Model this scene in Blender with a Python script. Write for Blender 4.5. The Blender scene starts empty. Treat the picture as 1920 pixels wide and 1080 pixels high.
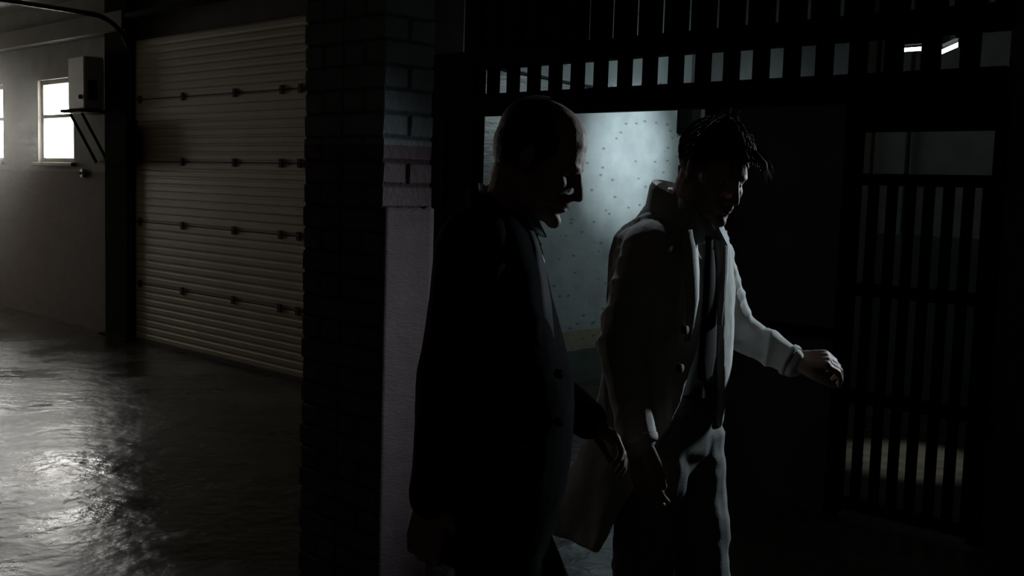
import bpy, bmesh, math, random
import numpy as np
from mathutils import Vector, Matrix, noise
random.seed(7)
S = bpy.context.scene
COL = S.collection

# ------------------------------------------------------------------ camera
FPX, PITCH, ROLL, CAMH = 2024.0, math.radians(5.3), math.radians(1.8), 1.62
fwd = Vector((0, math.cos(PITCH), -math.sin(PITCH)))
r0 = Vector((1, 0, 0)); u0 = Vector((0, math.sin(PITCH), math.cos(PITCH)))
cr = r0*math.cos(ROLL) + u0*math.sin(ROLL)
cu = u0*math.cos(ROLL) - r0*math.sin(ROLL)
cd = bpy.data.cameras.new('camera'); cam = bpy.data.objects.new('camera', cd); COL.objects.link(cam)
cd.sensor_fit = 'HORIZONTAL'; cd.sensor_width = 36.0; cd.lens = 36.0*FPX/1920.0
cd.clip_start = 0.05; cd.clip_end = 200
mw = Matrix((( cr.x, cu.x, -fwd.x, 0), (cr.y, cu.y, -fwd.y, 0), (cr.z, cu.z, -fwd.z, CAMH), (0, 0, 0, 1)))
cam.matrix_world = mw
S.camera = cam
CAMP = Vector((0, 0, CAMH))

# ------------------------------------------------------------------ world, exposure, levels
S.view_settings.view_transform = 'Standard'; S.view_settings.look = 'None'
S.view_settings.gamma = 1.0; S.view_settings.exposure = 0.0; S.view_settings.use_curve_mapping = False
W = bpy.data.worlds.new('world'); S.world = W; W.use_nodes = True
W.node_tree.nodes['Background'].inputs[0].default_value = (1.0, 0.9, 0.78, 1)
W.node_tree.nodes['Background'].inputs[1].default_value = 0.010
WINDOW_L = 22.0          # daylight radiance of the frosted panes
FILL_WINDOW_L = 9.0  # glow of the added end-wall windows, a fill for the garage door
WALL_SPOT_W = 250.0
WALL_SPILL_W = 48.0      # lamp washing the side wall of the room beyond
FLOOD_W = 210.0
RIM_W = 50.0          # floodlight on the wall right of the grille
POOL_W = 300.0
TUBE_L = 10.0
HAZE = 0.24

def ray(px, py):
    return fwd + cr*((px-960)/FPX) + cu*((540-py)/FPX)
def P(px, py, Y):                       # point on the pixel's ray at world depth Y
    d = ray(px, py); return CAMP + d*(Y/d.y)
# building frame: u runs along the door wall (towards the right and nearer), v through it
A = math.radians(46.0)
UD = Vector((math.sin(A), -math.cos(A), 0)); VD = Vector((math.cos(A), math.sin(A), 0))
RZ = A - math.pi/2
def B2W(u, v, z): return UD*u + VD*v + Vector((0, 0, z))
def on_v(px, py, v):                    # pixel -> (u, z) on the plane v = const
    d = ray(px, py); t = v/d.dot(VD); p = CAMP + d*t
    return p.dot(UD), p.z
def on_u(px, py, u):
    d = ray(px, py); t = u/d.dot(UD); p = CAMP + d*t
    return p.dot(VD), p.z
def on_z(px, py, z=0.0):
    d = ray(px, py); t = (z-CAMH)/d.z; p = CAMP + d*t
    return p.dot(UD), p.dot(VD)

# ------------------------------------------------------------------ materials
def mat(name, col, rough=0.7, var=0.25, scale=6.0, bump=0.15, bscale=60.0, metal=0.0, col2=None, detail=6, spec=0.5, stretch=None):
    m = bpy.data.materials.new(name); m.use_nodes = True
    nt = m.node_tree; N = nt.nodes; L = nt.links
    b = N['Principled BSDF']; b.inputs['Roughness'].default_value = rough; b.inputs['Metallic'].default_value = metal
    b.inputs['Specular IOR Level'].default_value = spec
    tc = N.new('ShaderNodeTexCoord'); mp = N.new('ShaderNodeMapping'); L.new(tc.outputs['Object'], mp.inputs[0])
    if stretch: mp.inputs['Scale'].default_value = stretch
    n = N.new('ShaderNodeTexNoise'); n.inputs['Scale'].default_value = scale; n.inputs['Detail'].default_value = detail
    L.new(mp.outputs[0], n.inputs[0])
    r = N.new('ShaderNodeValToRGB'); r.color_ramp.elements[0].position = 0.3; r.color_ramp.elements[1].position = 0.7
    c2 = col2 or tuple(c*(1-var) for c in col)
    r.color_ramp.elements[0].color = (*c2, 1); r.color_ramp.elements[1].color = (*col, 1)
    L.new(n.outputs[0], r.inputs[0]); L.new(r.outputs[0], b.inputs['Base Color'])
    if bump:
        n2 = N.new('ShaderNodeTexNoise'); n2.inputs['Scale'].default_value = bscale; n2.inputs['Detail'].default_value = 5
        L.new(mp.outputs[0], n2.inputs[0])
        bp = N.new('ShaderNodeBump'); bp.inputs['Strength'].default_value = bump; bp.inputs['Distance'].default_value = 0.01
        L.new(n2.outputs[0], bp.inputs['Height']); L.new(bp.outputs[0], b.inputs['Normal'])
    return m
def emit(name, col, s):
    m = bpy.data.materials.new(name); m.use_nodes = True
    b = m.node_tree.nodes['Principled BSDF']
    b.inputs['Base Color'].default_value = (0.6, 0.6, 0.6, 1)
    b.inputs['Emission Color'].default_value = (*col, 1); b.inputs['Emission Strength'].default_value = s
    return m
def banded(name, bands, rough=0.6, bump=0.3, bscale=40, scale=5.0, chips=0.0, chipcol=(.05, .05, .05), spec=0.5, edge=0.006, streak=1.0):
    """paint bands by height: bands = [(z_top, colour)], painted bottom to top with a slightly wavering edge"""
    m = bpy.data.materials.new(name); m.use_nodes = True
    nt = m.node_tree; N = nt.nodes; L = nt.links
    b = N['Principled BSDF']; b.inputs['Roughness'].default_value = rough; b.inputs['Specular IOR Level'].default_value = spec
    g = N.new('ShaderNodeNewGeometry'); sx = N.new('ShaderNodeSeparateXYZ'); L.new(g.outputs['Position'], sx.inputs[0])
    n = N.new('ShaderNodeTexNoise'); n.inputs['Scale'].default_value = scale; n.inputs['Detail'].default_value = 6
    L.new(g.outputs['Position'], n.inputs[0])
    w = N.new('ShaderNodeMath'); w.operation = 'MULTIPLY_ADD'; w.inputs[1].default_value = edge*4
    L.new(n.outputs[0], w.inputs[0]); L.new(sx.outputs[2], w.inputs[2])
    cur = None
    for k, (zt, c) in enumerate(bands):
        if cur is None:
            rgb = N.new('ShaderNodeRGB'); rgb.outputs[0].default_value = (*c, 1); cur = rgb.outputs[0]
        else:
            gt = N.new('ShaderNodeMath'); gt.operation = 'GREATER_THAN'; gt.inputs[1].default_value = bands[k-1][0]
            L.new(w.outputs[0], gt.inputs[0])
            mx = N.new('ShaderNodeMixRGB'); L.new(gt.outputs[0], mx.inputs[0]); L.new(cur, mx.inputs[1]); mx.inputs[2].default_value = (*c, 1)
            cur = mx.outputs[0]
    mm = N.new('ShaderNodeMixRGB'); mm.blend_type = 'MULTIPLY'; mm.inputs[0].default_value = 0.55
    r = N.new('ShaderNodeValToRGB'); r.color_ramp.elements[0].position = .3; r.color_ramp.elements[1].position = .75
    r.color_ramp.elements[0].color = (.45, .45, .45, 1); L.new(n.outputs[0], r.inputs[0])
    L.new(cur, mm.inputs[1]); L.new(r.outputs[0], mm.inputs[2]); cur = mm.outputs[0]
    if chips:
        mp = N.new('ShaderNodeMapping'); mp.inputs['Scale'].default_value = (1, 1, 2.2); L.new(g.outputs['Position'], mp.inputs[0])
        v = N.new('ShaderNodeTexVoronoi'); v.inputs['Scale'].default_value = 7.0; L.new(mp.outputs[0], v.inputs[0])
        n3 = N.new('ShaderNodeTexNoise'); n3.inputs['Scale'].default_value = 30; L.new(g.outputs['Position'], n3.inputs[0])
        ad = N.new('ShaderNodeMath'); ad.operation = 'MULTIPLY_ADD'; ad.inputs[1].default_value = 0.22; L.new(n3.outputs[0], ad.inputs[0]); L.new(v.outputs['Distance'], ad.inputs[2])
        lt = N.new('ShaderNodeMath'); lt.operation = 'LESS_THAN'; lt.inputs[1].default_value = chips; L.new(ad.outputs[0], lt.inputs[0])
        hf = N.new('ShaderNodeMath'); hf.operation = 'MULTIPLY'; hf.inputs[1].default_value = .75; L.new(lt.outputs[0], hf.inputs[0])
        m3 = N.new('ShaderNodeMixRGB'); L.new(hf.outputs[0], m3.inputs[0]); L.new(cur, m3.inputs[1]); m3.inputs[2].default_value = (*chipcol, 1); cur = m3.outputs[0]
    L.new(cur, b.inputs['Base Color'])
    n2 = N.new('ShaderNodeTexNoise'); n2.inputs['Scale'].default_value = bscale; n2.inputs['Detail'].default_value = 6; m5 = N.new('ShaderNodeMapping'); L.new(g.outputs['Position'], m5.inputs[0]); m5.inputs['Scale'].default_value = (1, 1, streak); L.new(m5.outputs[0], n2.inputs[0])
    bp = N.new('ShaderNodeBump'); bp.inputs['Strength'].default_value = bump; bp.inputs['Distance'].default_value = .01
    L.new(n2.outputs[0], bp.inputs['Height']); L.new(bp.outputs[0], b.inputs['Normal'])
    return m

M = {}
M['wall'] = banded('plaster_two_tone', [(1.66, (.078, .036, .026)), (9, (.15, .14, .12))], rough=.8, bump=.35, bscale=18)
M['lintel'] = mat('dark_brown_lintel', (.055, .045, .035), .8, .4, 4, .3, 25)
M['ceiling'] = mat('ceiling_board', (.16, .15, .13), .85, .3, 2, .2, 20)
M['door'] = mat('cream_door_enamel', (.44, .365, .235), .5, .18, 1.6, .05, 40)
M['seam'] = mat('door_seam_rubber', (.03, .028, .025), .8, .2, 8, 0)
M['galv'] = mat('galvanised_steel', (.075, .078, .08), .5, .35, 14, .1, 60, metal=.5)
M['black_steel'] = mat('black_painted_steel', (.006, .006, .007), .85, .3, 12, .1, 60, spec=.06)
M['sheet'] = mat('dark_steel_sheet', (.050, .060, .064), .6, .4, 3, .12, 12, spec=.3)
M['brick'] = banded('painted_brick', [(1.755, (.17, .105, .115)), (9, (.27, .30, .31))], rough=.75, bump=.5, bscale=45, scale=9, edge=.004)
M['mortar'] = banded('painted_mortar', [(1.755, (.085, .05, .055)), (9, (.13, .14, .145))], rough=.9, bump=.6, bscale=60)
M['plaster'] = mat('pink_plaster', (.145, .094, .104), .75, .22, 7, .3, 50, stretch=(1, 1, 3))
M['side'] = banded('grey_green_gloss_paint', [(.29, (.10, .125, .115)), (.455, (.30, .28, .20)), (9, (.34, .385, .385))], rough=.33, bump=.3, bscale=7, streak=3.5, scale=4.5, chips=.27, chipcol=(.10, .115, .115), spec=.5)
M['far'] = banded('far_wall_two_tone', [(1.36, (.10, .11, .11)), (9, (.26, .27, .26))], rough=.7, bump=.2, bscale=20)
M['column'] = mat('dark_brown_steel_paint', (.016, .014, .012), .95, .3, 8, .15, 40, spec=.02)
M['brown'] = mat('brown_painted_timber', (.10, .07, .05), .7, .3, 6, .2, 30)
M['unit'] = mat('grey_enamel_heater', (.52, .52, .50), .5, .2, 5, .05, 40)
M['dark'] = mat('dark_grille', (.014, .014, .014), .95, .2, 8, 0, spec=.02)
M['frame'] = mat('weathered_window_frame', (.22, .20, .16), .7, .3, 10, .2, 40)
M['pane'] = emit('frosted_daylight_pane', (1.0, .99, .94), WINDOW_L)
M['fill_pane'] = emit('added_door_fill_pane', (1.0, .94, .80), FILL_WINDOW_L)
M['coat'] = mat('off_white_cotton_coat', (.47, .465, .445), .85, .12, 5, .25, 350, spec=.2)
M['suit'] = mat('black_wool_suit', (.003, .003, .0035), .95, .2, 12, .2, 400, spec=.02)
M['shirt'] = mat('pale_shirt_cotton', (.42, .45, .46), .8, .1, 6, .15, 300, spec=.2)
M['tie'] = mat('black_silk_tie', (.004, .004, .005), .8, .2, 30, .1, 300, spec=.08)
M['trouser'] = mat('grey_cotton_trousers', (.15, .153, .15), .85, .15, 6, .25, 300, spec=.2)
M['skin'] = mat('skin', (.28, .175, .14), .65, .15, 14, .1, 180, spec=.3)
M['hair'] = mat('dark_brown_hair', (.018, .014, .012), .6, .3, 60, .2, 200, spec=.3)
M['shoe'] = mat('black_leather', (.012, .012, .012), .35, .2, 20, .1, 80)
M['eye'] = mat('eye_white', (.5, .48, .46), .25, .05, 10, 0)
M['iris'] = mat('dark_iris', (.02, .015, .012), .15, .1, 10, 0)
M['button'] = mat('horn_button', (.06, .055, .05), .85, .2, 40, 0)
M['cable'] = mat('black_rubber_cable', (.012, .012, .012), .6, .2, 20, 0)
M['lampglass'] = emit('lamp_glass', (.8, .93, 1.0), 4.0)
M['tube'] = emit('fluorescent_tube', (.95, 1.0, .96), TUBE_L)

# wet worn floor: damp patches glossy, dry patches rough
def floor_mat():
    m = bpy.data.materials.new('wet_concrete_floor'); m.use_nodes = True
    nt = m.node_tree; N = nt.nodes; L = nt.links; b = N['Principled BSDF']
    g = N.new('ShaderNodeNewGeometry')
    n1 = N.new('ShaderNodeTexNoise'); n1.inputs['Scale'].default_value = .9; n1.inputs['Detail'].default_value = 7; n1.inputs['Roughness'].default_value = .62
    n2 = N.new('ShaderNodeTexNoise'); n2.inputs['Scale'].default_value = 7; n2.inputs['Detail'].default_value = 8
    n3 = N.new('ShaderNodeTexNoise'); n3.inputs['Scale'].default_value = 16; n3.inputs['Detail'].default_value = 4
    for n in (n1, n2, n3): L.new(g.outputs['Position'], n.inputs[0])
    r = N.new('ShaderNodeValToRGB'); e = r.color_ramp.elements; e[0].position = .35; e[1].position = .62
    e[0].color = (.14, .14, .14, 1); e[1].color = (.40, .40, .40, 1)
    L.new(n1.outputs[0], r.inputs[0]); L.new(r.outputs[0], b.inputs['Roughness'])
    c = N.new('ShaderNodeValToRGB'); c.color_ramp.elements[0].color = (.022, .020, .017, 1); c.color_ramp.elements[1].color = (.085, .072, .055, 1)
    c.color_ramp.elements[0].position = .32; c.color_ramp.elements[1].position = .7
    mxn = N.new('ShaderNodeMixRGB'); mxn.inputs[0].default_value = .45; L.new(n1.outputs[0], mxn.inputs[1]); L.new(n2.outputs[0], mxn.inputs[2])
    L.new(mxn.outputs[0], c.inputs[0]); L.new(c.outputs[0], b.inputs['Base Color'])
    ad = N.new('ShaderNodeMath'); ad.operation = 'MULTIPLY_ADD'; ad.inputs[1].default_value = .25; L.new(n3.outputs[0], ad.inputs[0]); L.new(n2.outputs[0], ad.inputs[2])
    bp = N.new('ShaderNodeBump'); bp.inputs['Strength'].default_value = .5; bp.inputs['Distance'].default_value = .022
    L.new(ad.outputs[0], bp.inputs['Height']); L.new(bp.outputs[0], b.inputs['Normal'])
    b.inputs['Specular IOR Level'].default_value = .5
    return m
M['floor'] = floor_mat()

# ------------------------------------------------------------------ mesh helpers
class MB:
    def __init__(s): s.v = []; s.f = []; s.m = []
    def add(s, vs, fs):
        o = len(s.v); s.v += [tuple(v) for v in vs]; s.f += [tuple(i+o for i in f) for f in fs]; return s
    def box(s, u0_, u1_, v0, v1, z0, z1):
        vs = [(u0_, v0, z0), (u1_, v0, z0), (u1_, v1, z0), (u0_, v1, z0), (u0_, v0, z1), (u1_, v0, z1), (u1_, v1, z1), (u0_, v1, z1)]
        return s.add(vs, [(0, 3, 2, 1), (4, 5, 6, 7), (0, 1, 5, 4), (1, 2, 6, 5), (2, 3, 7, 6), (3, 0, 4, 7)])
    def rings(s, rs, caps=True, closed=True):
        n = len(rs[0]); vs = [p for r in rs for p in r]; fs = []
        for i in range(len(rs)-1):
            for j in range(n if closed else n-1):
                k = (j+1) % n
                fs.append((i*n+j, i*n+k, (i+1)*n+k, (i+1)*n+j))
        if caps and closed:
            fs.append(tuple(reversed(range(n)))); fs.append(tuple((len(rs)-1)*n+j for j in range(n)))
        return s.add(vs, fs)
    def tube(s, pts, rad, n=10):
        pts = [Vector(p) for p in pts]
        if not hasattr(rad, '__len__'): rad = [rad]*len(pts)
        rs = []; ref = None
        for i, p in enumerate(pts):
            d = (pts[min(i+1, len(pts)-1)]-pts[max(i-1, 0)]).normalized()
            if ref is None:
                ref = d.orthogonal().normalized()
            ref = (ref - d*ref.dot(d)).normalized(); b2 = d.cross(ref)
            rs.append([p + (ref*math.cos(2*math.pi*k/n)+b2*math.sin(2*math.pi*k/n))*rad[i] for k in range(n)])
        return s.rings(rs)
    def cap(s, p0, p1, ra, rb, n=14):           # tapered capsule
        p0 = Vector(p0); p1 = Vector(p1); d = (p1-p0).normalized()
        pts = []; rd = []
        for k in range(5):
            a = math.pi/2*(k/4); pts.append(p0 - d*ra*math.cos(a)); rd.append(max(ra*math.sin(a), ra*.05))
        for k in range(5):
            a = math.pi/2*(k/4); pts.append(p1 + d*rb*math.sin(a)); rd.append(max(rb*math.cos(a), rb*.05))
        ref = d.orthogonal().normalized(); b2 = d.cross(ref)
        return s.rings([[p + (ref*math.cos(2*math.pi*k/n)+b2*math.sin(2*math.pi*k/n))*r for k in range(n)] for p, r in zip(pts, rd)])
    def ell(s, c, r, mat4=None, nu=18, nv=11):
        c = Vector(c); rs = []
        for i in range(nv):
            a = math.pi*(i+.04)/(nv-1+.08)
            ring = []
            for j in range(nu):
                b = 2*math.pi*j/nu
                q = Vector((r[0]*math.sin(a)*math.cos(b), r[1]*math.sin(a)*math.sin(b), -r[2]*math.cos(a)))
                ring.append((mat4 @ q if mat4 else q)+c)
            rs.append(ring)
        return s.rings(rs)
    def xf(s, m4): s.v = [tuple(m4 @ Vector(v)) for v in s.v]; return s
    def mesh(s, name, smooth=False, bevel=0.0):
        me = bpy.data.meshes.new(name); me.from_pydata(s.v, [], s.f)
        bm = bmesh.new(); bm.from_mesh(me)
        bmesh.ops.recalc_face_normals(bm, faces=bm.faces[:])
        if bevel: bmesh.ops.bevel(bm, geom=bm.edges[:], offset=bevel, segments=1, affect='EDGES')
        bm.to_mesh(me); bm.free()
        if smooth: me.polygons.foreach_set('use_smooth', [True]*len(me.polygons))
        me.update(); return me

def link(name, me, material, parent=None):
    o = bpy.data.objects.new(name, me); COL.objects.link(o)
    if material is not None:
        me.materials.clear(); me.materials.append(M[material] if isinstance(material, str) else material)
    if parent: o.parent = parent
    return o
def tag(o, label=None, cat=None, group=None, kind=None):
    if label: o['label'] = label
    if cat: o['category'] = cat
    if group: o['group'] = group
    if kind: o['kind'] = kind
    return o
class Thing:
    """a top-level object in the building frame; parts are given in building coordinates"""
    def __init__(s, name, base, label=None, cat=None, group=None, kind=None):
        s.base = Vector(base)
        s.o = bpy.data.objects.new(name, None); COL.objects.link(s.o); s.o.empty_display_size = .1
        s.o.location = B2W(*base); s.o.rotation_euler = (0, 0, RZ); tag(s.o, label, cat, group, kind)
    def part(s, name, mb, material, parent=None, smooth=False, bevel=0.0):
        m2 = MB(); m2.f = mb.f; m2.v = [tuple(Vector(v)-s.base) for v in mb.v]
        return link(name, m2.mesh(name, smooth, bevel), material, parent or s.o)
def single(name, mb, material, base, label=None, cat=None, kind=None, smooth=False, bevel=0.0):
    b = Vector(base); m2 = MB(); m2.f = mb.f; m2.v = [tuple(Vector(v)-b) for v in mb.v]
    o = link(name, m2.mesh(name, smooth, bevel), material); o.location = B2W(*base); o.rotation_euler = (0, 0, RZ)
    return tag(o, label, cat, None, kind)

# ------------------------------------------------------------------ the setting
VW = 5.08                      # inner face of the door wall, also the grille's plane
TH = .28
CEIL = 3.45
ULEFT = -20.0
UG0 = on_v(806, 400, VW)[0]    # left end of the grille
UG1 = on_v(1872, 400, VW)[0]   # right end
VFAR = 8.35
USIDE = UG0 - .12              # side wall of the room beyond
f = MB().box(ULEFT-.3, 5.0, -4.0, 9.0, -.2, 0)
single('floor', f, 'floor', (0, 0, 0), 'wet dark concrete floor with shiny damp patches', kind='structure')
c = MB().box(ULEFT-.3, 5.0, -4.0, 9.0, CEIL, CEIL+.2)
single('ceiling', c, 'ceiling', (0, 0, CEIL), 'dim board ceiling of the warehouse', kind='structure')

# door opening
UD0, _ = on_v(262, 400, VW)
ZD1 = on_v(262, 76, VW)[1]
UD1 = UD0 + 3.35
# windows on the door wall
wins = []
ua, zb = on_v(72, 304, VW); ub, zt = on_v(137, 146, VW)
zt = on_v(100, 148, VW)[1]
wins.append((ua, ub, zb, zt))
wd = ub-ua
u2b = on_v(6, 250, VW)[0]
pitch = ub - u2b
for k in range(1, 6): wins.append((ua-pitch*k, ub-pitch*k, zb, zt))
wall = Thing('wall_back', (UD0, VW, 0), 'two-tone plaster wall, brownish below and pale above, with windows', kind='structure')
edges = sorted(wins)
cuts = [ULEFT]
mbw = MB()
x = ULEFT
for (a_, b_, z0, z1) in edges:
    mbw.box(x, a_, VW, VW+TH, 0, CEIL); mbw.box(a_, b_, VW, VW+TH, 0, z0); mbw.box(a_, b_, VW, VW+TH, z1, CEIL); x = b_
mbw.box(x, UD0, VW, VW+TH, 0, CEIL)
wall.part('plaster', mbw, 'wall')
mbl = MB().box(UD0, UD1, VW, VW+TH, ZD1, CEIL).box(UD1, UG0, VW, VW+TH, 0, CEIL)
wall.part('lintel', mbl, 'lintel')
mbl = MB().box(UD0-2.0*0, UG0, VW-.03, VW, CEIL-.14, CEIL)
wall.part('cornice', MB().box(ULEFT, UD0-.05, VW-.16, VW, 3.02, 3.2), 'lintel')
for k, (a_, b_, z0, z1) in enumerate(wins):
    w = Thing('window_%d' % (k+1), (a_, VW, z0), ['tall bright frosted window beside the grey wall heater', 'bright frosted window at the far left picture edge'][k] if k < 2 else 'bright frosted window further along the plaster wall', kind='structure')
    fr = .05
    w.part('window_frame', MB().box(a_, a_+fr, VW+.04, VW+.10, z0, z1).box(b_-fr, b_, VW+.04, VW+.10, z0, z1).box(a_+fr, b_-fr, VW+.04, VW+.10, z0, z0+fr).box(a_+fr, b_-fr, VW+.04, VW+.10, z1-fr, z1), 'frame', bevel=.004)
    zm = z0 + (z1-z0)*.56
    w.part('window_rail', MB().box(a_+fr, b_-fr, VW+.045, VW+.095, zm-.02, zm+.02), 'frame', bevel=.003)
    for (p0, p1) in ((z0+fr, zm-.02), (zm+.02, z1-fr)):
        w.part('pane', MB().box(a_+fr, b_-fr, VW+.07, VW+.08, p0, p1), 'pane')
    w.part('window_sill', MB().box(a_-.05, b_+.05, VW-.05, VW+.04, z0-.04, z0), 'frame', bevel=.005)

# left end wall; its unseen windows are added to light the door at a grazing angle
wl = Thing('wall_left', (ULEFT, 3.4, 0), 'end wall of the warehouse with added tall windows that light the garage door', kind='structure')
SW = [(2.3, 3.3, .8, 3.1), (3.4, 4.4, .8, 3.1)]
wl.part('plaster', MB().box(ULEFT-.25, ULEFT, -4, 2.3, 0, CEIL).box(ULEFT-.25, ULEFT, 2.3, 4.4, 0, .8).box(ULEFT-.25, ULEFT, 2.3, 4.4, 3.1, CEIL).box(ULEFT-.25, ULEFT, 3.3, 3.4, .8, 3.1).box(ULEFT-.25, ULEFT, 4.4, VW+TH, 0, CEIL), 'wall')
for k, (v0, v1, z0, z1) in enumerate(SW):
    w = Thing('window_%d' % (k+len(wins)+1), (ULEFT, v0, z0), 'added unseen glowing window in the end wall, lighting the garage door', kind='structure')
    mb = MB().box(ULEFT-.1, ULEFT-.04, v0, v0+.05, z0, z1).box(ULEFT-.1, ULEFT-.04, v1-.05, v1, z0, z1).box(ULEFT-.1, ULEFT-.04, v0+.05, v1-.05, z0, z0+.05).box(ULEFT-.1, ULEFT-.04, v0+.05, v1-.05, z1-.05, z1)
    w.part('window_frame', mb, 'frame')
    w.part('pane', MB().box(ULEFT-.08, ULEFT-.07, v0+.05, v1-.05, z0+.05, z1-.05), 'fill_pane')

# room beyond the grille
single('wall_side', MB().box(USIDE-.2, USIDE, VW+TH, VFAR, 0, CEIL), 'side', (USIDE, 6.5, 0), 'glossy grey-green painted wall with a beige stripe, brightly lit', kind='structure')
wf = Thing('wall_far', (-2, VFAR, 0), 'dim two-tone far wall seen through the bars', kind='structure')
wf.part('plaster', MB().box(USIDE-.2, 2.5, VFAR, VFAR+.2, 0, CEIL), 'far')
ua_, _ = on_v(1603, 260, VFAR); ub_, _ = on_v(1641, 260, VFAR)
wf.part('timber_post', MB().box(ua_, ub_, VFAR-.06, VFAR, 0, CEIL), 'brown', bevel=.006)
up_, _ = on_v(1705, 280, VFAR)
wf.part('wall_pipe', MB().tube([(up_, VFAR-.03, 1.36), (up_, VFAR-.03, CEIL)], .018), 'lintel', smooth=True)
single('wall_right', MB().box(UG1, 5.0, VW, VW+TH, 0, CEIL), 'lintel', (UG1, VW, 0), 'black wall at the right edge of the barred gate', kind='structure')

# ------------------------------------------------------------------ sectional garage door
dr = Thing('door_1', (UD0, VW, 0), 'cream ribbed sectional garage door with dark hinges', kind='structure')
NS = 5
rows_px = [76, 188, 303, 415, 530, 636]
zs = [on_v(262, y, VW)[1] for y in rows_px]; zs[-1] = 0.015
DV = VW - .035            # front face of the door leaf (proud of the wall, on its tracks)
sec_mesh = None
for i in range(NS):
    z1, z0 = zs[i]-.006, zs[i+1]+.006
    h = z1-z0; prof = []
    nr = 8
    prof.append((0.0, z0))
    for k in range(nr):                      # stepped ribs: shallow trapezoid ridges
        b0 = z0 + h*(k/nr); st = h/nr
        prof += [(0.0, b0+st*.10), (-.0045, b0+st*.30), (-.0045, b0+st*.80), (0.0, b0+st*.95)]
    prof.append((0.0, z1))
    vs = []
    for (dv, z) in prof: vs += [(UD0, DV+dv, z), (UD1, DV+dv, z)]
    n = len(prof)
    fs = [(2*k, 2*k+1, 2*k+3, 2*k+2) for k in range(n-1)]
    vs += [(UD0, DV+.045, z0), (UD1, DV+.045, z0), (UD0, DV+.045, z1), (UD1, DV+.045, z1)]
    q = 2*n
    fs += [(q, q+1, 1, 0), (2*n-2, 2*n-1, q+3, q+2), (q, q+2, q+3, q+1), tuple([q]+[2*k for k in range(n)]+[q+2]), tuple([q+1]+[2*k+1 for k in range(n)]+[q+3])]
    dr.part('door_section', MB().add(vs, fs), 'door')
    if i < NS-1:
        dr.part('section_seal', MB().box(UD0, UD1, DV+.002, DV+.04, zs[i+1]-.008, zs[i+1]+.008), 'seam')
uh = [on_v(px, 300, VW)[0] for px in (262+8, 350, 447, 535)] + [UD1-.6, UD1-.06]
for zk in zs[1:-1]:
    for k, uu in enumerate(uh):
        hb = MB().box(uu-.022, uu+.022, DV-.016, DV-.004, zk+.008, zk+.036).box(uu-.022, uu+.022, DV-.016, DV-.004, zk-.036, zk-.008).tube([(uu-.026, DV-.014, zk), (uu+.026, DV-.014, zk)], .009, 8)
        dr.part('hinge', hb, 'seam')
dr.part('bottom_seal', MB().box(UD0, UD1, DV-.012, DV+.04, 0, .03), 'seam')
tu = UD0-.07
# vertical track bending overhead into the room
pts = [(tu, DV-.03, 0.02), (tu, DV-.03, 2.2), (tu, DV-.03, ZD1-.18)]
for k in range(1, 9):
    a = math.pi/2*k/8
    pts.append((tu, DV-.03-.38*(1-math.cos(a)), ZD1-.18+.38*math.sin(a)))
pts.append((tu, DV-3.2, ZD1+.24))
dr.part('door_track', MB().tube(pts, .024, 8), 'galv')
dr.part('track_angle', MB().box(tu-.05, tu+.07, VW-.012, VW, 0, ZD1+.1), 'galv')
dr.part('spring_shaft', MB().tube([(UD0-.1, DV-.09, ZD1+.22), (UD1, DV-.09, ZD1+.22)], .03, 10), 'column', smooth=True)

# steel column between window and door
CD = .10
ca, _ = on_v(196, 200, VW-CD); cb, _ = on_v(238, 200, VW-CD)
col = Thing('steel_column', (ca, VW-CD, 0), 'dark steel column between the wall heater and the garage door', 'column')
col.part('web', MB().box((ca+cb)/2-.012, (ca+cb)/2+.012, VW-CD+.02, VW-.02, 0, CEIL), 'column')
for (v0, v1) in ((VW-CD, VW-CD+.02), (VW-.02, VW)):
    col.part('flange', MB().box(ca, cb, v0, v1, 0, CEIL), 'column', bevel=.003)
col.part('base_plate', MB().box(ca-.05, cb+.05, VW-CD-.05, VW, 0, .02), 'column')

# wall heater on its bracket
HV0 = VW-.29
ha, hz1 = on_v(127, 108, HV0); hb_, _ = on_v(157, 108, HV0); hz0 = on_v(157, 208, HV0)[1]
h = Thing('unit_heater', (ha, VW, hz0), 'grey box-shaped wall heater on a triangular bracket beside the window', 'heater')
h.part('casing', MB().box(ha, hb_, HV0, VW-.08, hz0+.02, hz1), 'unit', bevel=.012)
ga, gz1 = on_u(165, 149, hb_); gb, gz0 = on_u(182, 187, hb_)
lv = h.part('louvre_panel', MB().box(hb_-.004, hb_+.006, ga, gb, gz0, gz1), 'dark')
for k in range(6):
    zz = gz0+(gz1-gz0)*(k+.5)/6
    h.part('louvre_slat', MB().box(hb_+.005, hb_+.012, ga+.004, gb-.004, zz-.006, zz+.006), 'seam', lv)
h.part('control_knob', MB().tube([(hb_-.06, HV0-.02, gz0+.02), (hb_-.06, HV0+.01, gz0+.02)], .022, 12), 'dark')
h.part('shelf_plate', MB().box(ha-.05, hb_+.02, HV0-.06, VW, hz0-.01, hz0+.02), 'dark')
for uu in (ha+.05, hb_-.05):
    h.part('brace', MB().tube([(uu, HV0, hz0-.02), (uu, VW-.02, hz0-.5)], .016, 8), 'lintel')
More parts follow.
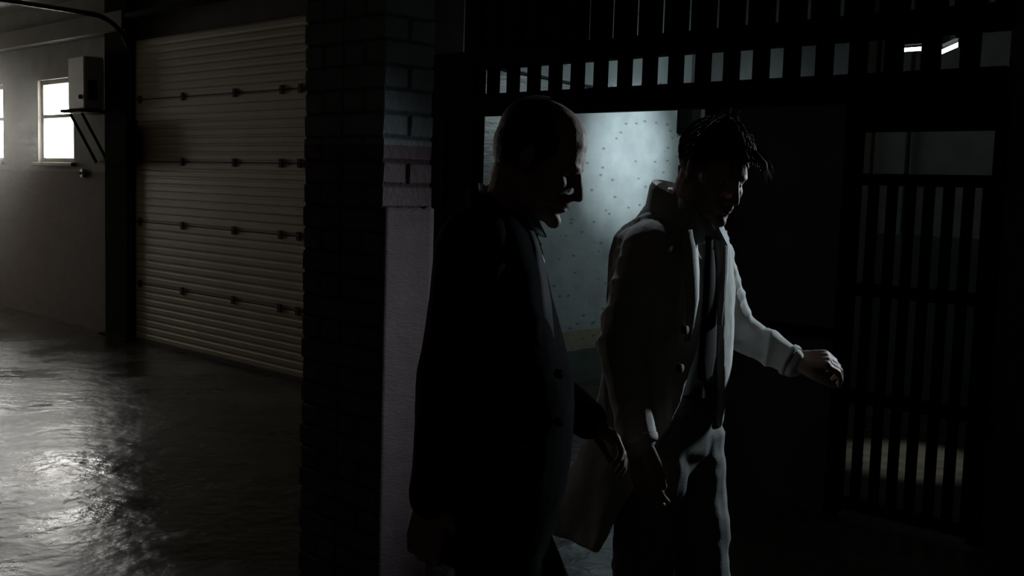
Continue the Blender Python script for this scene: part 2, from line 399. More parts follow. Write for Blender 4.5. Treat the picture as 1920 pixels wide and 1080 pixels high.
# dark control box and small pale switch under the heater
qa, qz1 = on_v(200, 226, VW-.2); qb, qz0 = on_v(240, 312, VW-.2)
q = Thing('switch_cabinet', (qa, VW-.1, qz0), 'dark metal switch cabinet on the column below the heater', 'cabinet')
q.part('body', MB().box(qa, qb, VW-.20, VW-CD, qz0, qz1), 'dark', bevel=.008)
q.part('cabinet_door', MB().box(qa+.015, qb-.015, VW-.212, VW-.198, qz0+.02, qz1-.02), 'dark', bevel=.004)
sa, sz = on_v(158, 325, VW)
sw = Thing('wall_switch', (sa, VW, sz-.04), 'small pale switch box on the wall under the heater', 'switch')
sw.part('box', MB().box(sa-.03, sa+.03, VW-.035, VW, sz-.045, sz+.045), 'unit', bevel=.005)
sw.part('toggle', MB().box(sa-.007, sa+.007, VW-.05, VW-.03, sz-.012, sz+.012), 'dark')

# ------------------------------------------------------------------ free-standing brick pier
def solve_pier():
    d = ray(710, 500); return d
PV = 2.19
pu, _ = on_v(711, 560, PV)            # nearest corner
PW, PD = .44, .225
pier = Thing('brick_pier', (pu-PW/2, PV+PD/2, 0), 'free-standing painted brick pier, grey above and pinkish red below', 'pier')
pier.part('mortar_core', MB().box(pu-PW+.012, pu-.012, PV+.012, PV+PD-.012, 0, CEIL), 'mortar')
def brick_mesh(l, w_, hh, seed):
    rnd = random.Random(seed)
    bm = bmesh.new(); bmesh.ops.create_cube(bm, size=1.0)
    for v in bm.verts: v.co = Vector((v.co.x*l, v.co.y*w_, v.co.z*hh)) + Vector([rnd.uniform(-.0025, .0025) for _ in range(3)])
    bmesh.ops.bevel(bm, geom=bm.edges[:], offset=.005, segments=1, affect='EDGES')
    me = bpy.data.meshes.new('brick'); bm.to_mesh(me); bm.free(); me.materials.append(M['brick']); return me
BM = [brick_mesh(.211, .1, .067, s) for s in range(5)]
course = .077; ncourse = int(CEIL/course)
for k in range(ncourse):
    z = course*(k+.5)
    spots = []
    if k % 2 == 0:      # headers across: short ends on the long face
        for j in range(4): spots.append((pu-PW+.055+.11*j, PV+PD/2, math.pi/2))
    else:
        for j in range(2):
            for r_ in (.055, PD-.055): spots.append((pu-PW+.11+.22*j, PV+r_, 0))
    for (uu, vv, rot) in spots:
        o = bpy.data.objects.new('brick', random.choice(BM)); COL.objects.link(o); o.parent = pier.o
        o.location = (uu-pier.base.x+random.uniform(-.002, .002), vv-pier.base.y+random.uniform(-.002, .002), z)
        o.rotation_euler = (0, 0, rot+random.choice((0, math.pi))+random.uniform(-.008, .008))
zp = on_u(757, 389, pu)[1]
# smooth plaster skim on the lit end of the pier
pm = MB(); nz, nv = 60, 10
rnd = random.Random(3)
g = []
for i in range(nz+1):
    for j in range(nv+1):
        zz = zp*i/nz; vv = PV+.006+(PD-.012)*j/nv
        if i == nz: zz += .012*noise.noise(Vector((vv*40, 3, 0)))
        g.append((pu+.004+.0022*noise.noise(Vector((vv*14, zz*9, 2))), vv, max(zz, 0)))
fs = [(i*(nv+1)+j, i*(nv+1)+j+1, (i+1)*(nv+1)+j+1, (i+1)*(nv+1)+j) for i in range(nz) for j in range(nv)]
pm.add(g, fs)
po = pier.part('plaster_skim', pm, 'plaster', smooth=True)
sm = po.modifiers.new('thickness', 'SOLIDIFY'); sm.thickness = .01; sm.offset = 0

# ------------------------------------------------------------------ black barred partition with overhead bars
gz = lambda px, py: on_v(px, py, VW)[1]
zb0, zb1 = gz(890, 218), gz(890, 178)          # lower beam
zt0, zt1 = gz(890, 131), gz(890, 97)           # upper beam
gp = Thing('barred_partition', (UG0, VW, 0), 'black steel partition with two rows of short bars above the gateway', 'partition')
ux = lambda px, py=400: on_v(px, py, VW)[0]
gp.part('beam', MB().box(UG0, UG1, VW-.04, VW+.06, zb0, zb1), 'black_steel', bevel=.004)
gp.part('beam', MB().box(UG0, UG1, VW-.04, VW+.06, zt0, zt1), 'black_steel', bevel=.004)
zu = zt1+.62
gp.part('beam', MB().box(UG0, UG1, VW-.04, VW+.06, zu, zu+.12), 'black_steel', bevel=.004)
gp.part('top_sheet', MB().box(UG0, UG1, VW, VW+.02, zu+.12, CEIL), 'sheet')
for (a_, b_) in ((806, 841), (851, 893)):
    gp.part('post', MB().box(ux(a_), ux(b_), VW-.05, VW+.06, 0, zb0), 'black_steel', bevel=.004)
gp.part('post', MB().box(UG0, ux(893), VW-.05, VW+.06, zb1, zt0), 'black_steel', bevel=.004)
uA, uB = on_v(905, 155, VW)[0], on_v(1857, 85, VW)[0]
NB = 18; pit = (uB-uA)/NB
bar_me = {}
def bar(parent, thing, uc, w_, z0, z1, d=.05, name='bar'):
    key = (round(w_, 4), round(z1-z0, 4), d)
    if key not in bar_me:
        me = MB().box(-w_/2, w_/2, -d/2, d/2, 0, z1-z0).mesh(name, bevel=.003); me.materials.append(M['black_steel']); bar_me[key] = me
    o = bpy.data.objects.new(name, bar_me[key]); COL.objects.link(o); o.parent = parent
    o.location = Vector((uc, VW+.01, z0))-thing.base
    return o
for k in range(-1, NB+1):
    uc = uA + pit*(k+.5)
    if k >= 0 and uc < UG1-.02:
        bar(gp.o, gp, uc, pit*.44, zb1, zt0)
    bar(gp.o, gp, uc-.01, pit*.74, zt1, zu, .06)
# dark sheet steel leaf between the gateway and the barred gate
s0, s1 = ux(1318), ux(1598)
gp.part('steel_sheet', MB().box(s0, s1, VW-.012, VW+.012, 0, zb0), 'sheet', bevel=.002)
for uu in (s0, s1-.05):
    gp.part('sheet_stile', MB().box(uu, uu+.05, VW-.03, VW+.03, 0, zb0), 'black_steel', bevel=.003)
gp.part('sheet_rail', MB().box(s0+.05, s1-.05, VW-.03, VW-.012, .9, .96), 'black_steel', bevel=.003)
gp.part('transom_plate', MB().box(s1, UG1, VW-.02, VW+.02, gz(1700, 247), zb0), 'black_steel', bevel=.002)
# barred gate leaf
G0, G1 = ux(1606, 450), ux(1872, 450)
gt = Thing('barred_gate', (G0, VW, 0), 'black steel gate of upright bars at the right, dim wall behind', 'gate')
rails = [(gz(1650, 348), gz(1650, 326)), (gz(1650, 557), gz(1650, 534)), (gz(1650, 762), gz(1650, 738)), (.05, .10)]
for (a_, b_) in rails:
    gt.part('rail', MB().box(G0, G1, VW-.03, VW+.03, a_, b_), 'black_steel', bevel=.003)
ztop = rails[0][1]
for uu in (G0-.03, G1-.02):
    gt.part('stile', MB().box(uu-.02, uu+.03, VW-.03, VW+.03, .02, zb0 if uu > -3 else ztop), 'black_steel', bevel=.003)
gbar = [1631, 1666, 1700, 1735, 1772, 1809, 1846]
for px in gbar:
    uc = ux(px, 450)
    me_w = .048
    bar(gt.o, gt, uc, me_w, .1, ztop-.02, .03)
gt.part('lock_box', MB().box(ux(1846, 790)-.05, ux(1846, 790)+.05, VW-.045, VW-.03, gz(1846, 815), gz(1846, 790)), 'black_steel', bevel=.003)

# fixtures on the side wall
jv0, jz0 = on_u(1268, 250, USIDE); jv1, jz1 = on_u(1311, 200, USIDE)
jb = Thing('junction_box', (USIDE, jv0, jz0), 'black junction box high on the lit wall, by the corner', 'electrical box')
jb.part('body', MB().box(USIDE, USIDE+.14, jv0, min(jv1, VFAR-.02), jz0, jz0+.42), 'black_steel', bevel=.008)
jb.part('lid', MB().box(USIDE+.14, USIDE+.155, jv0+.02, min(jv1, VFAR-.02)-.02, jz0+.02, jz0+.40), 'dark', bevel=.004)
sv, sz_ = on_u(1277, 320, USIDE)
so = Thing('wall_socket', (USIDE, sv, sz_-.05), 'small dark socket on the lit wall behind the coat collar', 'socket')
so.part('plate', MB().box(USIDE, USIDE+.02, sv-.05, sv+.05, sz_-.05, sz_+.05), 'dark', bevel=.004)
so.part('insert', MB().tube([(USIDE+.018, sv, sz_), (USIDE+.026, sv, sz_)], .03, 14), 'black_steel')
cpts = []
for (px, py) in ((905, 122), (960, 135), (1010, 144), (1055, 154), (1105, 163), (1160, 172)):
    v_, z_ = on_u(px, py, USIDE); cpts.append((USIDE+.02, v_, z_))
single('wall_cable', MB().tube(cpts, .012, 8), 'cable', cpts[0], 'thin black cable sagging across the wall above the gateway', 'cable', smooth=True)

# ------------------------------------------------------------------ lamps
def spot(name, loc, target, watt, angle, blend, col_, size, parent=None):
    ld = bpy.data.lights.new(name, 'SPOT'); ld.energy = watt; ld.spot_size = math.radians(angle); ld.spot_blend = blend
    ld.color = col_; ld.shadow_soft_size = size
    o = bpy.data.objects.new(name, ld); COL.objects.link(o); o.location = loc
    o.rotation_euler = (Vector(target)-Vector(loc)).to_track_quat('-Z', 'Y').to_euler()
    return o
def lamp_body(name, loc, target, label, mount):
    """round spotlight head with lens, yoke and mount, in world coordinates"""
    loc = Vector(loc); d = (Vector(target)-loc).normalized()
    root = bpy.data.objects.new(name, None); COL.objects.link(root); root.location = loc; tag(root, label, 'lamp')
    q = d.to_track_quat('-Z', 'Y').to_matrix().to_4x4()
    hs = MB().tube([(0, 0, .20), (0, 0, .17), (0, 0, .10), (0, 0, .035), (0, 0, .03)], [.03, .07, .09, .11, .115], 20).xf(q)
    link('housing', hs.mesh('housing', True), 'black_steel', root)
    link('lens', MB().tube([(0, 0, .029), (0, 0, .022)], .10, 20).xf(q).mesh('lens'), 'lampglass', root)
    y = MB().tube([(.13, 0, .09), (.13, 0, .24), (-.13, 0, .24), (-.13, 0, .09)], .012, 8).xf(q)
    link('yoke', y.mesh('yoke'), 'black_steel', root)
    mt = Vector(mount)-loc; bk = q @ Vector((0, 0, .24)); n_ = Vector((0, 0, -1)) if abs(mt.z) > .3 else -VD
    link('mount_arm', MB().tube([bk, mt], .016, 10).mesh('mount_arm', True), 'black_steel', root)
    link('mount_plate', MB().tube([mt+n_*.012, mt], .06, 16).mesh('mount_plate'), 'black_steel', root)
    return root
# wall-washing lamp hung from the ceiling of the room beyond, facing the glossy wall
hv, hzz = on_u(1192, 268, USIDE)
tgt = B2W(USIDE, hv-.1, hzz-.12); lp = B2W(USIDE+1.9, hv+.1, 2.42)
lamp_body('ceiling_spotlight', lp, tgt, 'black spotlight hung from the ceiling, washing the glossy wall', B2W(USIDE+2.15, hv+.1, CEIL))
spot('wall_wash', lp, tgt, WALL_SPOT_W, 42, 1.0, (.80, .93, 1.0), .05)
spot('wall_wash_spill', lp, tgt, WALL_SPILL_W, 120, 1.0, (.78, .94, .98), .05)
# floodlight on the black wall right of the gate, aimed along the passage
fl = B2W(-1.15, VW-.48, 1.98)
ft = Vector((.50, 2.90, 1.32))
lamp_body('wall_floodlight', fl, ft, 'black floodlight on the wall right of the barred gate', B2W(-.98, VW, 2.05))
spot('flood', fl, ft, FLOOD_W, 53, .8, (.78, .92, 1.0), .06)
# narrow ceiling spotlight behind the men, catching hair and shoulders
rl = Vector((.15, 4.55, 3.25)); rt = Vector((.42, 2.85, 1.50))
lamp_body('passage_spotlight', rl, rt, 'black spotlight under the ceiling of the passage, above the men', (rl.x, rl.y+.18, CEIL))
spot('rim', rl, rt, RIM_W, 20, .8, (.80, .93, 1.0), .05)
# downlight over the floor behind the gate
pu_, pv_ = on_z(1700, 862)
pl = B2W(pu_, pv_, 3.2)
lamp_body('ceiling_downlight', pl, B2W(pu_, pv_, 0), 'small ceiling downlight over the floor behind the gate', B2W(pu_, pv_, CEIL))
spot('pool', pl, B2W(pu_, pv_, 0), POOL_W, 22, .9, (.9, 1.0, .95), .04)
# fluorescent batten
def batten(p, q, label):
    p = Vector(p); q = Vector(q); d = (q-p).normalized(); z = Vector((0, 0, 1))
    fb = Thing('fluorescent_batten', p, label, 'lamp', 'tube lamps beyond the bars')
    fb.part('tube', MB().tube([p, q], .013, 10), 'tube', smooth=True)
    sd = d.cross(z)*.035; a_ = p-d*.04; b_ = q+d*.04
    fb.part('batten', MB().add([x_+s_*sd+z*h_ for x_ in (a_, b_) for s_, h_ in ((-1, .03), (1, .03), (1, .08), (-1, .08))], [(0, 1, 2, 3), (4, 5, 6, 7), (0, 1, 5, 4), (1, 2, 6, 5), (2, 3, 7, 6), (3, 0, 4, 7)]), 'black_steel')
    for x_ in (p-d*.015, q+d*.015):
        fb.part('lampholder', MB().tube([x_-z*.02, x_+z*.04], .012, 8), 'black_steel')
    for x_ in (p+d*.05, q-d*.05):
        fb.part('hanger', MB().tube([x_+z*.08, Vector((x_.x, x_.y, CEIL))], .006, 6), 'black_steel')
ta, tz = on_v(1688, 94, 7.2); tb, tz2 = on_v(1740, 91, 7.2)
batten((ta, 7.2, tz), (tb, 7.2, tz), 'thin fluorescent tube lamp glimpsed level between the short bars')
ta, tz = on_v(1764, 98, 6.9); tb, tz2 = on_v(1797, 108, 6.6)
batten((ta, 6.9, tz), (tb, 6.6, tz), 'second tube lamp, slanting, right of the level one')

# ------------------------------------------------------------------ people
def remesh(mb, voxel, iters=4, fac=.5):
    me = bpy.data.meshes.new('tmp'); me.from_pydata(mb.v, [], mb.f)
    bm = bmesh.new(); bm.from_mesh(me); bmesh.ops.recalc_face_normals(bm, faces=bm.faces[:]); bm.to_mesh(me); bm.free()
    o = bpy.data.objects.new('tmp', me); COL.objects.link(o)
    r = o.modifiers.new('r', 'REMESH'); r.mode = 'VOXEL'; r.voxel_size = voxel; r.use_smooth_shade = True
    if iters:
        sm = o.modifiers.new('s', 'SMOOTH'); sm.factor = fac; sm.iterations = iters
    dg = bpy.context.evaluated_depsgraph_get(); dg.update()
    ev = o.evaluated_get(dg); out = bpy.data.meshes.new_from_object(ev)
    bpy.data.objects.remove(o); bpy.data.meshes.remove(me)
    out.polygons.foreach_set('use_smooth', [True]*len(out.polygons))
    return out
def displace(me, fn):
    n = len(me.vertices); co = np.empty(n*3); me.vertices.foreach_get('co', co); co = co.reshape(-1, 3)
    no = np.empty(n*3); me.vertex_normals.foreach_get('vector', no); no = no.reshape(-1, 3)
    d = np.array([fn(Vector(c)) for c in co])
    co += no*d[:, None]; me.vertices.foreach_set('co', co.reshape(-1)); me.update()
def ridged(p, s, seed=0.0):
    v = noise.noise(Vector((p.x*s[0]+seed, p.y*s[1]-seed, p.z*s[2]+seed*2)))
    return 1-2*abs(v)
def person_link(name, me, material, root):
    o = link(name, me, material); me.transform(Matrix.Translation(-root.location)); o.parent = root; return o

def head_prims(mb, H):
    def E(c, r, rx=0, ry=0, rz=0):
        m = Matrix.Rotation(rz, 4, 'Z') @ Matrix.Rotation(ry, 4, 'Y') @ Matrix.Rotation(rx, 4, 'X')
        e = MB().ell((0, 0, 0), r); e.v = [tuple(H @ (m @ Vector(v) + Vector(c))) for v in e.v]; mb.add(e.v, e.f)
    def K(a, b, ra, rb):
        e = MB().cap(a, b, ra, rb); e.xf(H); mb.add(e.v, e.f)
    E((-.012, 0, .047), (.097, .075, .080))
    E((-.035, 0, .020), (.070, .068, .075))
    E((.034, 0, .012), (.058, .063, .085))
    E((.034, 0, -.055), (.052, .054, .052))
    E((.048, 0, -.088), (.042, .040, .026))
    E((.086, 0, -.099), (.018, .021, .017))
    for s in (1, -1):
        E((.079, .024*s, .022), (.012, .022, .008), rz=.40*s)
        E((.058, .034*s, -.024), (.027, .023, .026))
        E((.020, .052*s, -.060), (.030, .010, .035))
        E((.102, .012*s, -.037), (.010, .009, .008))
        E((-.010, .076*s, -.004), (.017, .007, .031), rx=-.25*s, ry=.15, rz=.35*s)
    K((.086, 0, .016), (.110, 0, -.027), .008, .0105)
    E((.112, 0, -.032), (.011, .011, .010))
    E((.078, 0, -.060), (.025, .031, .026))
    E((.060, 0, -.086), (.036, .038, .026))
    E((.096, 0, -.0585), (.008, .020, .005))
    E((.094, 0, -.069), (.009, .018, .006))
def carve_face(me, H):
    Hi = H.inverted(); R3 = H.to_3x3(); fx = (R3 @ Vector((1, 0, 0)))
    for v in me.vertices:
        p = Hi @ v.co
        if not (-.12 < p.x < .14 and abs(p.y) < .1 and -.13 < p.z < .14): continue
        if p.x > .03:
            d = 0
            for s in (1, -1):
                d += .0065*math.exp(-(((p.y-.031*s)/.017)**2 + ((p.z-.001)/.011)**2))
            d += .006*math.exp(-((p.y/.024)**2 + ((p.z+.0638)/.0022)**2))*(p.x > .07)
            d += .004*math.exp(-((p.y/.02)**2 + ((p.z+.081)/.006)**2))
            v.co -= fx*d
def hand_prims(mb, Hm, side=1, curl=(.5, .6, .45), spread=.05, thumb=(.75, .62, -.25)):
    def K(a, b, ra, rb):
        e = MB().cap(a, b, ra, rb, 12); e.xf(Hm); mb.add(e.v, e.f)
    for yy, ll in ((.028, .085), (.010, .088), (-.010, .084), (-.027, .078)):
        K((.006, yy*.65*side, 0), (ll, yy*side, .001), .0165, .0125)
    for k, (yy, L_) in enumerate(((.030, (.042, .025, .020)), (.010, (.046, .029, .021)), (-.010, (.043, .027, .021)), (-.028, (.034, .021, .018)))):
        p = Vector((.083 if k else .080, yy*side, .001)); a = 0
        for j in range(3):
            a += curl[j]*(1+.12*k)
            d = Vector((math.cos(a), yy*side*spread*20*math.cos(a)*.08, -math.sin(a)))
            q_ = p + d.normalized()*L_[j]; K(p, q_, .0098-.0010*j, .0088-.0010*j); p = q_
    p = Vector((.018, .026*side, -.006)); d = Vector((thumb[0], thumb[1]*side, thumb[2])).normalized()
    for j, (l_, ra) in enumerate(((.042, .0145), (.033, .0115), (.026, .0095))):
        q_ = p + d*l_; K(p, q_, ra, ra*.85); p = q_
        d = (d + Vector((.25, -.22*side, -.18))).normalized()
def frame(loc, xdir, zdir):
    x = Vector(xdir).normalized(); z = Vector(zdir); z = (z-x*z.dot(x)).normalized(); y = z.cross(x)
    return Matrix(((x.x, y.x, z.x, loc[0]), (x.y, y.y, z.y, loc[1]), (x.z, y.z, z.z, loc[2]), (0, 0, 0, 1)))
def head_matrix(loc, face_dir, pitch, roll):
    fd = Vector(face_dir); yaw = math.atan2(fd.y, fd.x)
    return Matrix.Translation(loc) @ Matrix.Rotation(yaw, 4, 'Z') @ Matrix.Rotation(pitch, 4, 'Y') @ Matrix.Rotation(roll, 4, 'X')
def eyes(H, root):
    for s in (1, -1):
        e = MB().ell((0, 0, 0), (.0118, .0118, .0118), nu=16, nv=10); e.xf(H @ Matrix.Translation((.0655, .030*s, .001)))
        o = person_link('eye', e.mesh('eye', True), 'eye', root)
        i = MB().ell((0, 0, 0), (.0035, .006, .006), nu=14, nv=8); i.xf(H @ Matrix.Translation((.0750, .030*s, -.001)))
        me = i.mesh('iris', True); me.materials.append(M['iris']); me.transform(Matrix.Translation(-root.location))
        c_ = bpy.data.objects.new('iris', me); COL.objects.link(c_); c_.parent = o
def shoe(root, ankle, d):
    d = Vector(d); d.z = 0; d.normalize(); a = Vector((ankle[0], ankle[1], 0)); s_ = Vector((-d.y, d.x, 0))
    rs = []
    for (x_, w_, h_) in ((-.075, .022, .05), (-.06, .034, .075), (0, .038, .095), (.06, .042, .075), (.12, .048, .055), (.17, .044, .045), (.205, .025, .03), (.212, .012, .02)):
        c_ = a + d*x_; ring = []
        for k in range(14):
            t = 2*math.pi*k/14
            ring.append(c_ + s_*w_*math.cos(t) + Vector((0, 0, .004+h_*.5+h_*.5*max(math.sin(t), -1))))
        rs.append(ring)
    o = person_link('shoe', MB().rings(rs).mesh('shoe', True), 'shoe', root)
    so_ = MB(); top = []; bot = []
    for (x_, w_) in ((-.078, .02), (-.06, .036), (0, .039), (.06, .044), (.12, .05), (.17, .045), (.21, .02)):
        top.append((a+d*x_, w_))
    outl = [c_ + s_*w_ for c_, w_ in top] + [c_ - s_*w_ for c_, w_ in reversed(top)]
    so_.rings([[p for p in outl], [p + Vector((0, 0, .014)) for p in outl]])
    me = so_.mesh('sole'); me.materials.append(M['shoe']); me.transform(Matrix.Translation(-root.location))
    c_ = bpy.data.objects.new('sole', me); COL.objects.link(c_); c_.parent = o
def mid(a, b, t): return Vector(a)*(1-t)+Vector(b)*t
def view_ring(y, xl, xr, Bd, Y, n=40, pw=2.3):
    """horizontal garment ring whose left and right outline fall on pixels xl, xr of row y"""
    l = P(xl, y, Y); r = P(xr, y, Y); c_ = (l+r)/2; ax = (r-l)/2; ax.z = 0; ay = Vector((0, Bd, 0)); out = []
    for k in range(n):
        t = 2*math.pi*k/n; ct, st = math.cos(t), math.sin(t)
        e = (abs(ct)**pw+abs(st)**pw)**(-1/pw)
        out.append(c_ + ax*ct*e + ay*st*e)
    return out

def build_person_dark():
    Y0 = 2.36
    root = bpy.data.objects.new('person', None); COL.objects.link(root)
    root.location = (P(940, 700, Y0).x, Y0, 0)
    tag(root, 'man in a black suit walking with bowed head, nearest the camera', 'person', 'two men walking')
    face = Vector((math.cos(math.radians(-14)), math.sin(math.radians(-14)), 0))
    H = head_matrix(P(1011, 301, 2.31), face, math.radians(25), math.radians(-3))
    sh_r = P(890, 462, 2.19); el_r = P(842, 705, 2.15); wr_r = P(806, 940, 2.17)
    sh_l = P(945, 470, 2.54); el_l = P(1005, 720, 2.60); wr_l = P(1100, 785, 2.55)
    hip = P(935, 965, Y0); chest = P(925, 560, Y0)
    kn_r = Vector((hip.x+.02, Y0-.09, .50)); an_r = Vector((hip.x-.16, Y0-.09, .10))
    kn_l = Vector((hip.x+.17, Y0+.10, .51)); an_l = Vector((hip.x+.22, Y0+.10, .09))
    b = MB(); head_prims(b, H)
    neck0 = H @ Vector((-.03, 0, -.05)); neck1 = P(945, 440, Y0)
    b.cap(neck0, neck1, .056, .062); b.cap(H @ Vector((-.045, 0, .0)), P(940, 430, Y0), .046, .055)
    b.ell(P(925, 520, Y0), (.115, .165, .17)); b.ell(P(940, 700, Y0), (.12, .15, .2)); b.ell(P(938, 900, Y0), (.11, .15, .15))
    for s_, e_, w_ in ((sh_r, el_r, wr_r), (sh_l, el_l, wr_l)):
        b.cap(P(920, 470, s_.y*.5+Y0*.5), s_, .06, .055); b.cap(s_, e_, .05, .04); b.cap(e_, w_, .04, .026)
    for k_, a_, dy in ((kn_r, an_r, -.09), (kn_l, an_l, .09)):
        b.cap(Vector((hip.x, Y0+dy, hip.z)), k_, .082, .055); b.cap(k_, a_, .052, .036)
        b.cap(a_, Vector((a_.x+.1, a_.y, .05)), .034, .026)
    hd = (wr_r-el_r).normalized()
    hand_prims(b, frame(wr_r, hd+Vector((-.02, 0, -.1)), (-.2, -1, 0)), 1, (.3, .4, .35))
    hd = (wr_l-el_l).normalized()
    hand_prims(b, frame(wr_l, hd+Vector((.25, 0, -.2)), (.1, .35, .9)), 1, (.4, .5, .4))
    me = remesh(b, .0042, 4); carve_face(me, H)
    person_link('body', me, 'skin', root)
    eyes(H, root)
    # cropped hair: thin shell hugging the skull behind the brow
    hm = MB().ell((-.015, 0, .049), (.101, .0785, .0835), nu=28, nv=18).ell((-.038, 0, .018), (.075, .072, .080), nu=24, nv=14)
    hm.xf(H); hme = remesh(hm, .006, 2)
    bm = bmesh.new(); bm.from_mesh(hme); Hi = H.inverted()
    kill = [v for v in bm.verts if (lambda p: p.z < -.085+.9*max(p.x+.035, 0) or p.x > .038 or p.x > .045-1.0*max(0, p.z-.05))(Hi @ v.co)]
    bmesh.ops.delete(bm, geom=kill, context='VERTS'); bm.to_mesh(hme); bm.free()
    displace(hme, lambda p: .0012*noise.noise(p*160)); person_link('hair', hme, 'hair', root)
    # jacket
    T = [(392, 900, 982, .085), (408, 872, 990, .13), (428, 850, 1000, .18), (480, 828, 1012, .212), (560, 818, 1034, .215), (640, 812, 1057, .21), (690, 810, 1072, .205),
         (760, 806, 1073, .205), (830, 806, 1069, .208), (900, 806, 1058, .21), (960, 806, 1040, .205), (1012, 808, 1020, .20), (1016, 816, 1012, .19)]
    j = MB().rings([view_ring(y, l, r, bd, Y0) for (y, l, r, bd) in T])
    j.cap(P(905, 455, 2.25), sh_r, .08, .078); j.cap(sh_r, el_r, .078, .064); j.cap(el_r, mid(el_r, wr_r, .97), .064, .041)
    j.cap(P(930, 460, 2.45), sh_l, .08, .076); j.cap(sh_l, el_l, .072, .060); j.cap(el_l, wr_l, .060, .046)
    jm = remesh(j, .0065, 6)
    displace(jm, lambda p: .0045*ridged(p, (9, 9, 5), 3.1)+.002*noise.noise(p*22))
    jo = person_link('jacket', jm, 'suit', root)
    def sub(name, mb, m_, parent, smooth=True, bevel=0):
        me = mb.mesh(name, smooth, bevel); me.materials.append(M[m_]); me.transform(Matrix.Translation(-root.location))
        o = bpy.data.objects.new(name, me); COL.objects.link(o); o.parent = parent; return o
    # lapels and collar as raised cloth strips
    def strip(pts, w0, nrm, thick=.006):
        rs = []
        for k, (p, w_) in enumerate(zip(pts, w0)):
            t = (Vector(pts[min(k+1, len(pts)-1)])-Vector(pts[max(k-1, 0)])).normalized(); sdir = t.cross(Vector(nrm)).normalized(); nn = Vector(nrm).normalized()*thick/2
            p = Vector(p); rs.append([p-sdir*w_-nn, p+sdir*w_-nn, p+sdir*w_+nn, p-sdir*w_+nn])
        return MB().rings(rs)
    n_ = Vector((.55, -.83, .1))
    sub('lapel', strip([P(938, 402, 2.185), P(962, 445, 2.165), P(985, 520, 2.155), P(1003, 600, 2.165), P(1012, 650, 2.18)], [.022, .036, .034, .02, .004], n_), 'suit', jo)
    sub('lapel', strip([P(985, 428, 2.33), P(1003, 470, 2.28), P(1020, 540, 2.25), P(1030, 620, 2.24)], [.014, .024, .02, .004], Vector((.8, -.6, 0))), 'suit', jo)
    col_ = []
    nc = P(948, 402, Y0)
    for (dz, rr) in ((.035, .072), (.0, .082), (-.045, .105), (-.047, .100), (.0, .075), (.033, .066)):
        col_.append([nc + Vector((rr*1.05*math.cos(t)-dz*.35, rr*math.sin(t), dz-.25*rr*math.cos(t))) for t in [math.radians(55+250*k/24) for k in range(25)]])
    sub('collar', MB().rings(col_, closed=False), 'suit', jo)
    sub('pocket_flap', strip([P(905, 850, 2.135), P(985, 858, 2.135)], [.022, .022], (0, -1, 0)), 'suit', jo, False)
    for py in (700, 790):
        c_ = P(1045, py, 2.20); sub('button', MB().tube([c_, c_+Vector((.5, -.85, 0))*.012], .010, 12), 'suit', jo)
    # shirt collar and tie
    sc_ = []
    for (dz, rr) in ((.045, .060), (.0, .068), (-.02, .074)):
        sc_.append([nc + Vector((.012+rr*math.cos(t)-dz*.3, rr*math.sin(t), dz-.35*rr*math.cos(t))) for t in [math.radians(-175+350*k/30) for k in range(31)]])
    so_ = person_link('shirt_collar', MB().rings(sc_, closed=False).mesh('shirt_collar', True), 'shirt', root)
    so_.modifiers.new('thickness', 'SOLIDIFY').thickness = .004
    sf = strip([P(962, 412, 2.275), P(985, 445, 2.245), P(1004, 490, 2.225), P(1014, 545, 2.222)], [.045, .045, .034, .01], Vector((.85, -.5, .15)), .006)
    person_link('shirt_front', sf.mesh('shirt_front', True), 'shirt', root)
    tip = strip([P(992, 432, 2.235), P(1000, 452, 2.225), P(1008, 500, 2.215), P(1017, 570, 2.21), P(1024, 640, 2.22)], [.013, .016, .026, .032, .03], Vector((.85, -.5, .15)), .008)
    person_link('tie', tip.mesh('tie', True), 'tie', root)
    # trousers
    t_ = MB(); t_.ell(Vector((hip.x, Y0, hip.z-.01)), (.125, .165, .15))
    for k_, a_, dy in ((kn_r, an_r, -.085), (kn_l, an_l, .085)):
        t_.cap(Vector((hip.x, Y0+dy, hip.z-.03)), k_, .098, .078); t_.cap(k_, Vector((a_.x, a_.y, a_.z-.02)), .078, .062)
    tm = remesh(t_, .008, 5); displace(tm, lambda p: .004*ridged(p, (8, 8, 4), 1.7))
    person_link('trousers', tm, 'suit', root)
    shoe(root, an_r, (1, 0, 0)); shoe(root, an_l, (1, 0, 0))

